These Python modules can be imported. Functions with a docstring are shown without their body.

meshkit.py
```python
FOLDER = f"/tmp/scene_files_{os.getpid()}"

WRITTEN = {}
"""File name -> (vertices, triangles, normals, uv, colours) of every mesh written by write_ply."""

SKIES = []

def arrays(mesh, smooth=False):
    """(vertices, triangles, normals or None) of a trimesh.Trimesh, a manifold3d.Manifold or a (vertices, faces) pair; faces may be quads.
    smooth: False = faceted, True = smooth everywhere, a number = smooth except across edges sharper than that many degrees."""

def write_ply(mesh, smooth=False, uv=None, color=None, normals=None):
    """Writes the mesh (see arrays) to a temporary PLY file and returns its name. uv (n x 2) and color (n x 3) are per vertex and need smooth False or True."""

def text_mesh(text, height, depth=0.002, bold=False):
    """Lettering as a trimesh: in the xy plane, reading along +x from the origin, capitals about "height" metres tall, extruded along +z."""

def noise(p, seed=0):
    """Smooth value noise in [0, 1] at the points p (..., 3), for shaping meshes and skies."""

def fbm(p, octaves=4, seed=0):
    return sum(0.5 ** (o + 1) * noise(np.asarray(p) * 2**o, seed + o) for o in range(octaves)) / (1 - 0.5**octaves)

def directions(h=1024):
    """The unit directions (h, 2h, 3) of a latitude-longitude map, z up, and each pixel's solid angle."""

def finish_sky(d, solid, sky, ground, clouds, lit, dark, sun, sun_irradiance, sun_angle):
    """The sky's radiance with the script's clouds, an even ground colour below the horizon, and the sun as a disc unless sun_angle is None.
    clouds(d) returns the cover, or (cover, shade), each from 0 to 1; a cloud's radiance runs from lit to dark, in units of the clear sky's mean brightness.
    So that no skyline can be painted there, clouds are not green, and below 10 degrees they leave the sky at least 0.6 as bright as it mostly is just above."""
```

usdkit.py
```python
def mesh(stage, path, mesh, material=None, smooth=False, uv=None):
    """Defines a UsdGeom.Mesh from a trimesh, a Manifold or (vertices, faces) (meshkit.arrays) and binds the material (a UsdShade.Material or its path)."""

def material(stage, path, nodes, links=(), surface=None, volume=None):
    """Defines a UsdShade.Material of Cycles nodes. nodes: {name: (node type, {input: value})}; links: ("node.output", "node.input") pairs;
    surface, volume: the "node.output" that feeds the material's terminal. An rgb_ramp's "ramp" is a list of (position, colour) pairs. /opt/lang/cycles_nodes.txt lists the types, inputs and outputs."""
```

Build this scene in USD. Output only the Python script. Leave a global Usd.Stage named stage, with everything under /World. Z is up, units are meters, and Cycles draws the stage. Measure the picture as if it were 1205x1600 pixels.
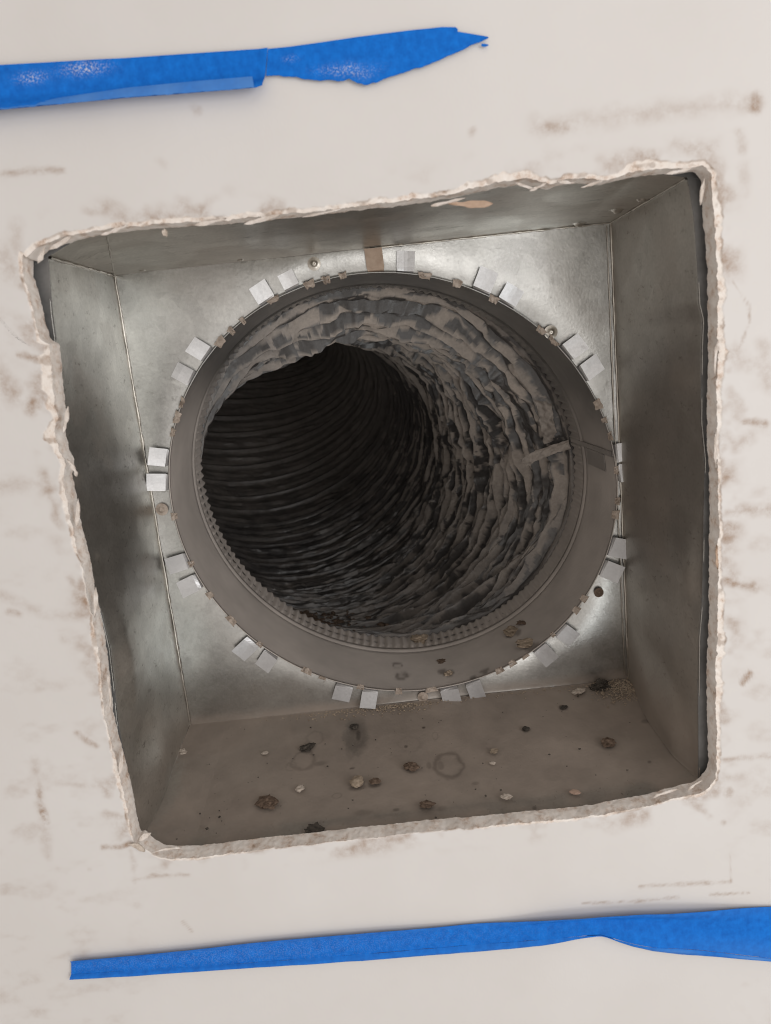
import math, random
import numpy as np, trimesh
from scipy.spatial.transform import Rotation as Rt
from pxr import Usd, UsdGeom, UsdLux, UsdShade, Gf, Sdf, Vt
import usdkit
from meshkit import noise, fbm

stage = Usd.Stage.CreateInMemory()
UsdGeom.SetStageUpAxis(stage, 'Z'); UsdGeom.SetStageMetersPerUnit(stage, 1.0)
UsdGeom.Xform.Define(stage, '/World'); UsdGeom.Scope.Define(stage, '/World/Looks')
rng = np.random.default_rng(7); random.seed(7)

# ---------------------------------------------------------------- camera
CR = Rt.from_rotvec([0.21703984, -0.10548578, 0.01593487]).as_matrix()   # rows: right, forward, up
CP = np.array([-0.00709846, -0.42856, 0.10838344])
FPX = 1170.0                                                             # focal length in photo pixels (photo 1205 wide)
cam = UsdGeom.Camera.Define(stage, '/World/camera')
cam.CreateFocalLengthAttr(6.8); cam.CreateHorizontalApertureAttr(6.8 * 1205 / FPX); cam.CreateVerticalApertureAttr(6.8 * 1600 / FPX)
M4 = Gf.Matrix4d(*[float(x) for x in (*CR[0], 0, *CR[2], 0, *(-CR[1]), 0, *CP, 1)])
cam.AddTransformOp().Set(M4)
cam.CreateClippingRangeAttr((0.01, 100.0))
cam.CreateFStopAttr(2.8); cam.CreateFocusDistanceAttr(0.58)
cam.CreateExposureAttr(0.40)

# ---------------------------------------------------------------- light: an indoor room behind the camera
dome = UsdLux.DomeLight.Define(stage, '/World/room_light')
dome.CreateColorAttr((1.0, 0.93, 0.87)); dome.CreateIntensityAttr(0.18)
def rect(name, pos, target, w, h, inten, col):
    l = UsdLux.RectLight.Define(stage, '/World/' + name)
    l.CreateWidthAttr(w); l.CreateHeightAttr(h); l.CreateIntensityAttr(inten); l.CreateColorAttr(col)
    z = np.array(pos, float) - np.array(target, float); z /= np.linalg.norm(z)
    x = np.cross([0, 0, 1], z); x /= np.linalg.norm(x); y = np.cross(z, x)
    l.AddTransformOp().Set(Gf.Matrix4d(*[float(v) for v in (*x, 0, *y, 0, *z, 0, *pos, 1)]))
rect('window_light', (0.80, -1.02, 0.22), (0.05, 0, 0.05), 0.55, 0.60, 3.9, (0.98, 0.985, 1.0))
rect('low_window_light', (0.40, -1.10, -0.66), (0.05, 0, -0.1), 0.44, 0.36, 3.2, (0.93, 0.98, 1.0))
rect('added_front_fill', (0.16, -1.6, 0.12), (0, 0, 0), 0.34, 0.30, 2.2, (1.0, 0.985, 0.97))  # added fill from straight ahead, no such lamp known; lifts rim glare and hose
rect('lamp_light', (0.45, -1.25, 0.95), (0, 0, 0), 0.5, 0.4, 1.2, (1.0, 0.97, 0.94))

# ---------------------------------------------------------------- helpers
def ray(px, py):
    d = np.array([(px - 602.5) / FPX, 1.0, (800 - py) / FPX]) @ CR
    return d
def PY(px, py, y):            # point of the depth plane y that the photo shows at a pixel
    d = ray(px, py); return CP + d * (y - CP[1]) / d[1]
def PZ(px, py, z):
    d = ray(px, py); return CP + d * (z - CP[2]) / d[2]
def polyY(pts, y): return np.array([PY(a, b, y) for a, b in pts])
def resample(P, n, closed=False):
    P = np.asarray(P, float)
    if closed: P = np.vstack([P, P[:1]])
    L = np.r_[0, np.cumsum(np.linalg.norm(np.diff(P, axis=0), axis=1))]
    t = np.linspace(0, L[-1], n, endpoint=not closed)
    return np.stack([np.interp(t, L, P[:, k]) for k in range(P.shape[1])], 1)
def grid_faces(n, m, wrap=False):       # n along first axis (may wrap), m along the second
    i = np.arange(n if wrap else n - 1); j = np.arange(m - 1)
    I, J = np.meshgrid(i, j, indexing='ij'); I2 = (I + 1) % n
    a, b, c, d = I * m + J, I2 * m + J, I2 * m + J + 1, I * m + J + 1
    return np.stack([a, b, c, d], -1).reshape(-1, 4)
def sstep(a, b, x): t = np.clip((x - a) / (b - a), 0, 1); return t * t * (3 - 2 * t)
used = {}
def numbered(path):
    k = used.get(path, 0); used[path] = k + 1
    return path if k == 0 else f'{path}_{k:03d}'
def obj(name, mesh, m, parent=None, smooth=False, attrs=None, double=True):
    base = (str(parent.GetPath()) if parent is not None else '/World') + '/' + name
    p = usdkit.mesh(stage, numbered(base), mesh, m, smooth=smooth)
    p.CreateDoubleSidedAttr(double)
    if attrs:
        for k, v in attrs.items():
            UsdGeom.PrimvarsAPI(p).CreatePrimvar(k, Sdf.ValueTypeNames.FloatArray, 'vertex').Set(Vt.FloatArray.FromNumpy(np.asarray(v, np.float32)))
    return p.GetPrim()
def tag(o, label=None, cat=None, group=None, kind=None):
    for k, v in (('label', label), ('category', cat), ('group', group), ('kind', kind)):
        if v: o.SetCustomDataByKey(k, v)
    return o
def thing(name, label, cat, loc=(0, 0, 0), group=None):
    x = UsdGeom.Xform.Define(stage, numbered('/World/' + name))
    if any(loc): x.AddTranslateOp().Set(Gf.Vec3d(*map(float, loc)))
    return tag(x.GetPrim(), label, cat, group)
def cat_mesh(parts):
    vs, fs, n = [], [], 0
    for v, f in parts:
        f = np.asarray(f)
        if f.shape[1] == 4: f = np.vstack([f[:, [0, 1, 2]], f[:, [0, 2, 3]]])
        vs.append(v); fs.append(f + n); n += len(v)
    return np.vstack(vs), np.vstack(fs)
def thick(G, off):                       # a grid (n,m,3) given a second skin at G+off, edges closed -> (verts, faces)
    n, m = G.shape[:2]; A = G.reshape(-1, 3); B = (G + off).reshape(-1, 3)
    f = grid_faces(n, m); N = n * m
    fb = f[:, ::-1] + N
    idx = np.arange(N).reshape(n, m)
    loop = np.r_[idx[0, :], idx[1:, -1], idx[-1, -2::-1], idx[-2:0:-1, 0]]
    l2 = np.roll(loop, -1)
    side = np.stack([loop, loop + N, l2 + N, l2], 1)
    return np.vstack([A, B]), np.vstack([f, fb, side])
def tube(P, r, k=6, closed_ends=True):
    P = np.asarray(P, float); n = len(P); r = np.broadcast_to(r, n)
    T = np.gradient(P, axis=0); T /= np.linalg.norm(T, axis=1)[:, None] + 1e-12
    ref = np.array([0, 1, 0.01]) if abs(T[0][1]) < .9 else np.array([0, 0.01, 1.0])
    N = np.cross(T, ref); N /= np.linalg.norm(N, axis=1)[:, None]; B = np.cross(T, N)
    a = np.linspace(0, 2 * np.pi, k, endpoint=False)
    V = P[:, None] + r[:, None, None] * (np.cos(a)[None, :, None] * N[:, None] + np.sin(a)[None, :, None] * B[:, None])
    i, j = np.meshgrid(np.arange(n - 1), np.arange(k), indexing='ij'); j2 = (j + 1) % k
    F = np.stack([i * k + j, i * k + j2, (i + 1) * k + j2, (i + 1) * k + j], -1).reshape(-1, 4)
    return V.reshape(-1, 3), F

# ---------------------------------------------------------------- materials
def mat(name, nodes, links, surface='p.BSDF'): return usdkit.material(stage, '/World/Looks/' + name, nodes, links, surface=surface)
def wall_material():
    n = {'geo': ('geometry', {}),
         'st': ('attribute', {'attribute': 'stain'}), 'to': ('attribute', {'attribute': 'torn'}), 'dk': ('attribute', {'attribute': 'dark'}),
         'n1': ('noise_texture', {'scale': 9, 'detail': 4, 'roughness': .6}), 'n2': ('noise_texture', {'scale': 420, 'detail': 4, 'roughness': .65}),
         'n3': ('noise_texture', {'scale': 130, 'detail': 5, 'roughness': .7}),
         'paint': ('rgb_ramp', {'ramp': [(.3, (.58, .555, .535)), (.7, (.615, .595, .58))]}),
         'tr': ('rgb_ramp', {'ramp': [(.30, (.40, .295, .225)), (.39, (.60, .50, .43)), (.48, (.70, .635, .58)), (.7, (.765, .725, .685))]}),
         'm1': ('mix_color', {'b': (.29, .195, .135)}), 'm2': ('mix_color', {}), 'm3': ('mix_color', {'b': (.20, .13, .085)}),
         'sg': ('map_range', {'from_min': .32, 'from_max': .66, 'to_min': .12, 'to_max': 1.2, 'clamp': True}), 'sm': ('math', {'math_type': 'multiply'}),
         'rm': ('math', {'math_type': 'multiply_add', 'value2': .35, 'value3': .5}),
         'b': ('bump', {'strength': .22, 'distance': .0004}), 'p': ('principled_bsdf', {'specular_ior_level': .35})}
    l = [('geo.position', 'n1.vector'), ('geo.position', 'n2.vector'), ('geo.position', 'n3.vector'), ('n1.fac', 'paint.fac'), ('n3.fac', 'tr.fac'),
         ('n3.fac', 'sg.value'), ('st.fac', 'sm.value1'), ('sg.result', 'sm.value2'),
         ('paint.color', 'm1.a'), ('sm.value', 'm1.fac'), ('m1.result', 'm2.a'), ('tr.color', 'm2.b'), ('to.fac', 'm2.fac'),
         ('m2.result', 'm3.a'), ('dk.fac', 'm3.fac'), ('m3.result', 'p.base_color'), ('to.fac', 'rm.value1'), ('rm.value', 'p.roughness'),
         ('n2.fac', 'b.height'), ('b.normal', 'p.normal')]
    return mat('painted_drywall', n, l)
def metal(name, c0, c1, rough=.36, flecks=.5, streak=(1, 1, 1), dustcol=(.255, .212, .178), fleckcol=(.10, .09, .075)):
    n = {'geo': ('geometry', {}), 'du': ('attribute', {'attribute': 'dust'}), 'st': ('attribute', {'attribute': 'stain'}),
         'map': ('mapping', {'scale': streak}),
         'big': ('noise_texture', {'scale': 16, 'detail': 3}), 'sp': ('noise_texture', {'scale': 520, 'detail': 3, 'roughness': .7}),
         'fl': ('noise_texture', {'scale': 190, 'detail': 5, 'roughness': .72, 'distortion': .4}),
         'md': ('noise_texture', {'scale': 55, 'detail': 4, 'roughness': .6}),
         'base': ('rgb_ramp', {'ramp': [(.32, c0), (.68, c1)]}),
         'flr': ('map_range', {'from_min': .565, 'from_max': .66, 'to_min': 0, 'to_max': flecks, 'clamp': True}),
         'pm': ('map_range', {'from_min': .45, 'from_max': .62, 'to_min': .15, 'to_max': 1, 'clamp': True}), 'fm': ('math', {'math_type': 'multiply'}),
         'cm': ('mix_color', {'b': fleckcol}),
         'spm': ('mix_color', {'blend_type': 'multiply', 'fac': .35}), 'spr': ('rgb_ramp', {'ramp': [(.35, (.55, .55, .55)), (.65, (1, 1, 1))]}),
         'rr': ('math', {'math_type': 'multiply_add', 'value2': .16, 'value3': rough - .08}),
         'b': ('bump', {'strength': .16, 'distance': .00045}), 'vo': ('voronoi_texture', {'scale': 85}), 'vb': ('rgb_to_bw', {}), 'vr': ('map_range', {'from_min': .1, 'from_max': .9, 'to_min': .90, 'to_max': 1.05}), 'vm': ('mix_color', {'blend_type': 'multiply', 'fac': 1.0}), 'b2': ('bump', {'strength': .06, 'distance': .0018}),
         'm': ('principled_bsdf', {'metallic': 1.0}),
         'dn': ('noise_texture', {'scale': 300, 'detail': 4, 'roughness': .7}), 'dl': ('noise_texture', {'scale': 22, 'detail': 4, 'roughness': .6}),
         'dr': ('rgb_ramp', {'ramp': [(.3, tuple(.86 * x for x in dustcol)), (.7, tuple(1.14 * x for x in dustcol))]}),
         'ds': ('mix_color', {'b': (.045, .032, .024)}), 'db': ('bump', {'strength': .5, 'distance': .0006}),
         'd': ('principled_bsdf', {'roughness': .62, 'specular_ior_level': .35}), 'mx': ('mix_closure', {})}
    l = [('geo.position', 'map.vector'), ('map.vector', 'big.vector'), ('geo.position', 'sp.vector'), ('map.vector', 'fl.vector'), ('map.vector', 'md.vector'),
         ('big.fac', 'base.fac'), ('fl.fac', 'flr.value'), ('md.fac', 'pm.value'), ('flr.result', 'fm.value1'), ('pm.result', 'fm.value2'),
         ('sp.fac', 'spr.fac'), ('base.color', 'spm.a'), ('spr.color', 'spm.b'),
         ('geo.position', 'vo.vector'), ('vo.color', 'vb.color'), ('vb.val', 'vr.value'), ('spm.result', 'vm.a'), ('vr.result', 'vm.b'), ('vm.result', 'cm.a'), ('fm.value', 'cm.fac'), ('cm.result', 'm.base_color'), ('md.fac', 'rr.value1'), ('rr.value', 'm.roughness'),
         ('sp.fac', 'b.height'), ('md.fac', 'b2.height'), ('b.normal', 'b2.normal'), ('b2.normal', 'm.normal'),
         ('geo.position', 'dn.vector'), ('geo.position', 'dl.vector'), ('dl.fac', 'dr.fac'), ('dr.color', 'ds.a'), ('st.fac', 'ds.fac'), ('ds.result', 'd.base_color'),
         ('dn.fac', 'db.height'), ('db.normal', 'd.normal'), ('du.fac', 'mx.fac'), ('m.BSDF', 'mx.closure1'), ('d.BSDF', 'mx.closure2')]
    return mat(name, n, l, 'mx.closure')
M_WALL = wall_material()
M_BACK = metal('galvanised_back', (.50, .50, .485), (.60, .60, .58), .27, .35)
M_SIDE = metal('galvanised_side', (.55, .55, .52), (.67, .665, .625), .43, .7, streak=(1, .8, 1.5))
M_TOP = metal('galvanised_top', (.58, .56, .51), (.70, .68, .63), .42, .8, streak=(.35, 1.4, 1))
M_COLLAR = metal('collar_metal', (.46, .465, .46), (.54, .54, .525), .40, .15, dustcol=(.455, .41, .375))
M_TAB = metal('tab_metal', (.70, .70, .71), (.80, .80, .80), .34, .25, dustcol=(.48, .47, .47))
M_SEAM = metal('seam_metal', (.60, .56, .50), (.75, .72, .66), .30, .3)
def simple(name, c0, c1, scale=300, rough=.85, bump=.6, dist=.0006, spec=.3, detail=4):
    return mat(name, {'geo': ('geometry', {}), 'n': ('noise_texture', {'scale': scale, 'detail': detail, 'roughness': .68}),
        'r': ('rgb_ramp', {'ramp': [(.32, c0), (.68, c1)]}), 'b': ('bump', {'strength': bump, 'distance': dist}),
        'p': ('principled_bsdf', {'roughness': rough, 'specular_ior_level': spec})},
        [('geo.position', 'n.vector'), ('n.fac', 'r.fac'), ('r.color', 'p.base_color'), ('n.fac', 'b.height'), ('b.normal', 'p.normal')])
M_STUB = simple('grubby_tab_stub', (.26, .205, .165), (.48, .41, .35), 260, .6, .4)
M_PALE = simple('pale_crumb', (.36, .30, .25), (.62, .55, .48), 350)
M_TAN = simple('tan_crumb', (.22, .17, .125), (.42, .34, .26), 300)
M_BROWN = simple('brown_crumb', (.075, .05, .035), (.19, .135, .10), 320)
M_DARK = simple('dark_crumb', (.025, .021, .018), (.10, .085, .07), 320)
M_PINK = simple('pinkish_chip', (.38, .26, .20), (.48, .35, .28), 200)
M_PAPER = simple('torn_paper', (.53, .46, .40), (.70, .65, .61), 160, .9, .5)
M_BPAPER = simple('brown_paper', (.36, .25, .18), (.50, .37, .28), 130, .9, .5)
M_WOOD = simple('cavity_wood', (.10, .07, .05), (.16, .115, .08), 30, .9)
M_GAP = simple('gap_dark_strip', (.13, .127, .123), (.21, .205, .20), 60, .45, .3, spec=.5)  # dark tone carries the shade of the gap round the box
M_TANTAB = simple('tan_stained_tab', (.33, .24, .18), (.42, .32, .245), 200, .5, .2)
def tape_material():
    n = {'geo': ('geometry', {}), 'wo': ('attribute', {'attribute': 'worn'}), 'pa': ('attribute', {'attribute': 'pale'}),
         'n1': ('noise_texture', {'scale': 210, 'detail': 4, 'roughness': .65}), 'n2': ('noise_texture', {'scale': 900, 'detail': 3}), 'n3': ('noise_texture', {'scale': 1100, 'detail': 3, 'roughness': .7}),
         'r': ('rgb_ramp', {'ramp': [(.3, (.002, .102, .44)), (.7, (.005, .160, .61))]}),
         'wr': ('map_range', {'from_min': .50, 'from_max': .58, 'to_min': 0, 'to_max': 1, 'clamp': True}), 'wm': ('math', {'math_type': 'multiply'}),
         'mw': ('mix_color', {'b': (.62, .60, .60)}), 'mp': ('mix_color', {'b': (.09, .24, .56)}),
         'mpp': ('mapping', {'scale': (420, 60, 40)}), 'n4': ('noise_texture', {'scale': 1, 'detail': 3}), 'b0': ('bump', {'strength': .5, 'distance': .0006}), 'b': ('bump', {'strength': .35, 'distance': .0005}), 'p': ('principled_bsdf', {'roughness': .6, 'specular_ior_level': .12})}
    l = [(f'geo.position', 'n1.vector'), ('geo.position', 'n2.vector'), ('geo.position', 'n3.vector'), ('n1.fac', 'r.fac'), ('r.color', 'mp.a'), ('pa.fac', 'mp.fac'), ('mp.result', 'mw.a'),
         ('n3.fac', 'wr.value'), ('wr.result', 'wm.value1'), ('wo.fac', 'wm.value2'), ('wm.value', 'mw.fac'), ('mw.result', 'p.base_color'), ('geo.position', 'mpp.vector'), ('mpp.vector', 'n4.vector'), ('n4.fac', 'b0.height'), ('b0.normal', 'b.normal'), ('n1.fac', 'b.height'), ('b.normal', 'p.normal')]
    return mat('blue_tape', n, l)
M_TAPE = tape_material()
def flex_material():
    n = {'geo': ('geometry', {}), 'du': ('attribute', {'attribute': 'dust'}),
         'n1': ('noise_texture', {'scale': 60, 'detail': 5, 'roughness': .65}), 'n2': ('noise_texture', {'scale': 420, 'detail': 4, 'roughness': .65}),
         'nr': ('map_range', {'from_min': .38, 'from_max': .60, 'to_min': .75, 'to_max': 1.0, 'clamp': True}), 'dm': ('math', {'math_type': 'multiply'}),
         'f': ('rgb_ramp', {'ramp': [(.3, (.055, .051, .049)), (.7, (.085, .079, .076))]}),
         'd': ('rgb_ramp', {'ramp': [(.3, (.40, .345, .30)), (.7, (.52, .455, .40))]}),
         'm': ('mix_color', {}), 'rr': ('math', {'math_type': 'multiply_add', 'value2': .42, 'value3': .30}),
         'b': ('bump', {'strength': .25, 'distance': .0005}), 'p': ('principled_bsdf', {'specular_ior_level': .55})}
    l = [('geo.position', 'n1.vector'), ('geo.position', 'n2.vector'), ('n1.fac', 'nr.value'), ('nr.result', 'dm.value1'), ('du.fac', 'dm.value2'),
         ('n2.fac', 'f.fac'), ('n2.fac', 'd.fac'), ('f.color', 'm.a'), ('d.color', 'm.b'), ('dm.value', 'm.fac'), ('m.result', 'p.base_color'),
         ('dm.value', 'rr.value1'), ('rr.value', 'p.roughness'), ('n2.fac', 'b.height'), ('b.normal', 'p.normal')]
    return mat('flex_liner', n, l)
M_FLEX = flex_material()

# ---------------------------------------------------------------- the wall with its cut hole
YF = -0.0127
HOLE = [(52,400),(57,410),(77,391),(103,381),(138,371),(170,365),(225,359),(268,355),(315,353),(360,350),(420,344),(463,340),(540,331),(620,322),(670,315),(700,311),(735,303),(766,296),(790,292),(816,289),(836,292),(851,297),(880,288),(901,287),(918,288),(934,290),(968,281),(1002,275),(1035,272),(1062,271),(1080,268),(1090,271),(1096,285),(1098,341),(1103,380),(1105,420),(1106,480),(1107,542),(1105,620),(1105,700),(1108,727),(1109,800),(1108,862),(1108,962),(1105,1020),(1104,1080),(1106,1147),(1107,1190),(1104,1203),(1086,1221),(1055,1229),(1035,1234),(1015,1240),(983,1246),(961,1250),(930,1256),(901,1261),(850,1265),(800,1270),(735,1276),(670,1281),(600,1289),(555,1293),(507,1299),(460,1304),(409,1309),(346,1317),(314,1321),(279,1321),(258,1321),(244,1313),(234,1305),(227,1296),(221,1300),(214,1276),(206,1227),(195,1182),(183,1137),(177,1110),(171,1046),(164,994),(155,945),(148,917),(143,882),(136,852),(129,826),(124,802),(120,778),(113,739),(117,722),(113,712),(108,701),(101,666),(105,650),(103,635),(99,603),(96,565),(93,537),(84,532),(78,527),(71,502),(63,464),(52,432)]
NH, NR = 2000, 150
back = resample(polyY(HOLE, -0.001)[:, [0, 2]], NH, True)
def smooth_closed(P, k):
    w = np.hanning(k + 2)[1:-1]; w /= w.sum()
    return np.stack([np.convolve(np.r_[P[-k:, c], P[:, c], P[:k, c]], w, 'same')[k:-k] for c in range(P.shape[1])], 1)
back = smooth_closed(back, 7)
cen = back.mean(0)
tg = np.roll(back, -1, 0) - np.roll(back, 1, 0); nrm = np.stack([tg[:, 1], -tg[:, 0]], 1); nrm /= np.linalg.norm(nrm, axis=1)[:, None]
if np.mean(np.sum(nrm * (back - cen), 1)) < 0: nrm = -nrm
nrm = smooth_closed(nrm, 41)
al = np.arange(NH) / NH * 60
q3 = lambda P, s, o=0.0: np.stack([P[:, 0] * s + o, np.full(len(P), o * 1.7), P[:, 1] * s], 1)
jag = fbm(q3(back, 260), 4, 3) - .5
back = back + nrm * (jag * .0012)[:, None]
bigj = fbm(q3(back, 70, 3.0), 4, 9)
isleft = sstep(-.12, -.16, back[:, 0]); isbot = sstep(-.14, -.165, back[:, 1]); istop = sstep(.145, .165, back[:, 1]); isright = sstep(.14, .17, back[:, 0])
front_off = .0001 + .0026 * np.clip(bigj - .42, 0, 1) + isleft * .0006
front = back + nrm * front_off[:, None] + nrm * ((fbm(q3(back, 500, 5.), 3, 5) - .5) * .0014)[:, None]
tornw = .0012 + isright * .0026 + isleft * .0018 + istop * .0012 + isbot * .0002 + .009 * np.clip(bigj - .50, 0, 1) * (1 + isleft)
lowm = sstep(.36, .60, fbm(q3(back, 11, 8.), 3, 19)); tornw = tornw * (.10 + .80 * lowm) + isright * .0012 * (1 - lowm)
# outer frame of the sheet: project outwards onto a rectangle
X0, X1, Z0, Z1 = -.62, .62, -.72, .62
d = front - cen; sx = np.where(d[:, 0] > 0, (X1 - cen[0]) / np.maximum(d[:, 0], 1e-9), (X0 - cen[0]) / np.minimum(d[:, 0], -1e-9))
sz = np.where(d[:, 1] > 0, (Z1 - cen[1]) / np.maximum(d[:, 1], 1e-9), (Z0 - cen[1]) / np.minimum(d[:, 1], -1e-9))
outer = cen + d * np.minimum(sx, sz)[:, None]
dist = np.r_[np.linspace(0, .012, 34), np.linspace(.0125, .17, 96)]
rows = []
outl = np.linalg.norm(outer - front, axis=1)
dirn = smooth_closed((outer - front) / outl[:, None], 81); near = nrm
for k in dist:
    b = sstep(0, .03, k); dd = near * (1 - b) + dirn * b
    rows.append(front + dd * k)
last = rows[-1]
for t in np.linspace(0, 1, 21)[1:]: rows.append(last * (1 - t) + outer * t)
R_ = np.stack(rows, 1); NR = R_.shape[1]                    # (NH,NR,2)
DI = np.r_[dist, .17 + np.linspace(0, .4, 21)[1:]][None, :] * np.ones((NH, 1))
V2 = R_.reshape(-1, 2); DIf = DI.ravel(); TW = np.repeat(tornw, NR)
n1 = fbm(q3(V2, 380, 1.3), 4, 21); n0 = fbm(q3(V2, 90, 4.3), 3, 31)
edge_d = DIf - TW * (.55 + .9 * n0)
torn = sstep(.0006, -.0006, edge_d)
# relief: broken paper edge, gypsum crumbs, a lifted lip, and slow waviness of the painted sheet
rel = torn * ((n1 - .60) * .0012 - .0003) + sstep(.002, 0, np.abs(edge_d)) * (n1 - .45) * .0006
rel += (fbm(q3(V2, 7, 2.), 2, 41) - .5) * .0016 + (fbm(q3(V2, 30, 2.), 3, 42) - .5) * .0003
Y = YF - rel
def strokes(V, lst, yplane):
    out = np.zeros(len(V)); wob = (fbm(q3(V, 120, 7.), 3, 51) - .5) * .006
    for pts, w, s in lst:
        P = polyY(pts, yplane)[:, [0, 2]]; dm = np.full(len(V), 9.)
        if len(P) == 1: P = np.vstack([P, P + 1e-5])
        for a, b in zip(P[:-1], P[1:]):
            ab = b - a; t = np.clip(((V - a) @ ab) / (ab @ ab), 0, 1)
            dm = np.minimum(dm, np.linalg.norm(V - a - t[:, None] * ab, axis=1))
        ww = w * .00037
        out = np.maximum(out, min(1., 1.2 * s) * sstep(1.45 * ww, -.3 * ww, dm + wob * min(1, ww / .003)))
    return out
STAIN = [  # pixel path, half width in photo pixels, strength
 ([(838,200),(880,197)],12,.55),([(838,198),(1000,178),(1170,158)],16,.28),([(1179,150),(1180,168)],9,.85),([(1150,160),(1180,160)],14,.35),
 ([(738,205)],6,.35),([(0,270),(40,268),(100,266)],5,.55),([(1155,205),(1160,235)],7,.3),([(1160,260),(1165,300)],9,.2),
 ([(30,555),(55,560),(80,562)],7,.75),([(48,635),(52,628)],14,.8),([(0,590),(20,615)],22,.5),([(60,590),(85,640)],14,.45),([(0,760),(60,755)],16,.3),
 ([(15,955),(30,958)],6,.6),([(0,930),(70,960),(150,965)],10,.25),([(0,400),(20,420)],22,.4),([(25,350),(28,440)],12,.3),
 ([(60,1235),(66,1270),(72,1285)],6,.85),([(55,1190),(75,1340)],9,.3),([(160,1325),(190,1323),(205,1318)],5,.7),([(210,1375),(240,1368),(295,1366)],6,.55),
 ([(120,1145),(150,1165)],6,.5),([(90,1225),(175,1230)],7,.3),([(150,1220),(170,1240)],9,.45),([(140,1358)],5,.4),([(215,1415)],9,.25),([(165,1270),(190,1275)],8,.4),
 ([(205,1330),(212,1380)],6,.25),([(1165,660),(1195,662)],7,.85),([(1150,700),(1170,680)],14,.35),([(1130,680),(1145,690)],10,.4),([(1140,800),(1205,796)],12,.5),
 ([(1135,905),(1160,915),(1178,918)],10,.7),([(1130,880),(1150,900)],14,.5),([(1160,1068),(1172,1052)],5,.8),([(1150,560),(1205,575)],16,.3),([(1190,540),(1200,600)],15,.35),
 ([(1140,610),(1160,640)],9,.3),([(1170,480),(1172,500),(1155,545)],2.2,.5),([(1145,440),(1170,478)],2.2,.35),([(1120,1187),(1205,1182)],6,.55),
 ([(1138,1238)],9,.6),([(1130,1215),(1170,1215)],11,.35),([(1130,1285)],5,.5),([(1000,1385),(1060,1382),(1142,1378)],4,.55),([(1110,1398),(1170,1395)],3,.7),([(910,1412),(1000,1408),(1060,1402)],3,.5),
 ([(1142,1376)],4,.85),([(1141,1330),(1142,1376)],2,.3),([(1060,1240),(1090,1260),(1110,1275)],8,.45),([(285,1440),(300,1455)],3,.4),([(305,175),(310,172)],5,.3),([(300,168)],6,.22),
 ([(250,250),(255,255)],8,.15),([(0,495),(60,500)],10,.2),([(100,640),(85,700)],9,.35),([(80,780),(95,820)],9,.4),([(100,1000),(130,1010)],8,.25),([(110,905),(125,930)],6,.35)]
st = strokes(V2, STAIN, YF)
st = np.maximum(st, .8 * sstep(.018, .0, edge_d) * sstep(.45, .75, fbm(q3(V2, 60, 9.), 3, 61)))
dirtzone = sstep(-.16, -.24, V2[:, 0]) * .5 + sstep(.18, .21, V2[:, 0]) * sstep(.1, .0, V2[:, 1]) * .5
st = np.maximum(st, .5 * dirtzone * sstep(.5, .72, fbm(q3(V2 * [.7, 1], 75, 11.), 4, 71)))
dark = .45 * torn * sstep(.58, .72, fbm(q3(V2, 210, 3.), 3, 81)) + .45 * sstep(.0010, 0, np.abs(edge_d + .0002)) * sstep(.5, .64, fbm(q3(V2, 120, 6.), 3, 82))
Vf = np.stack([V2[:, 0], Y, V2[:, 1]], 1)
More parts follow.
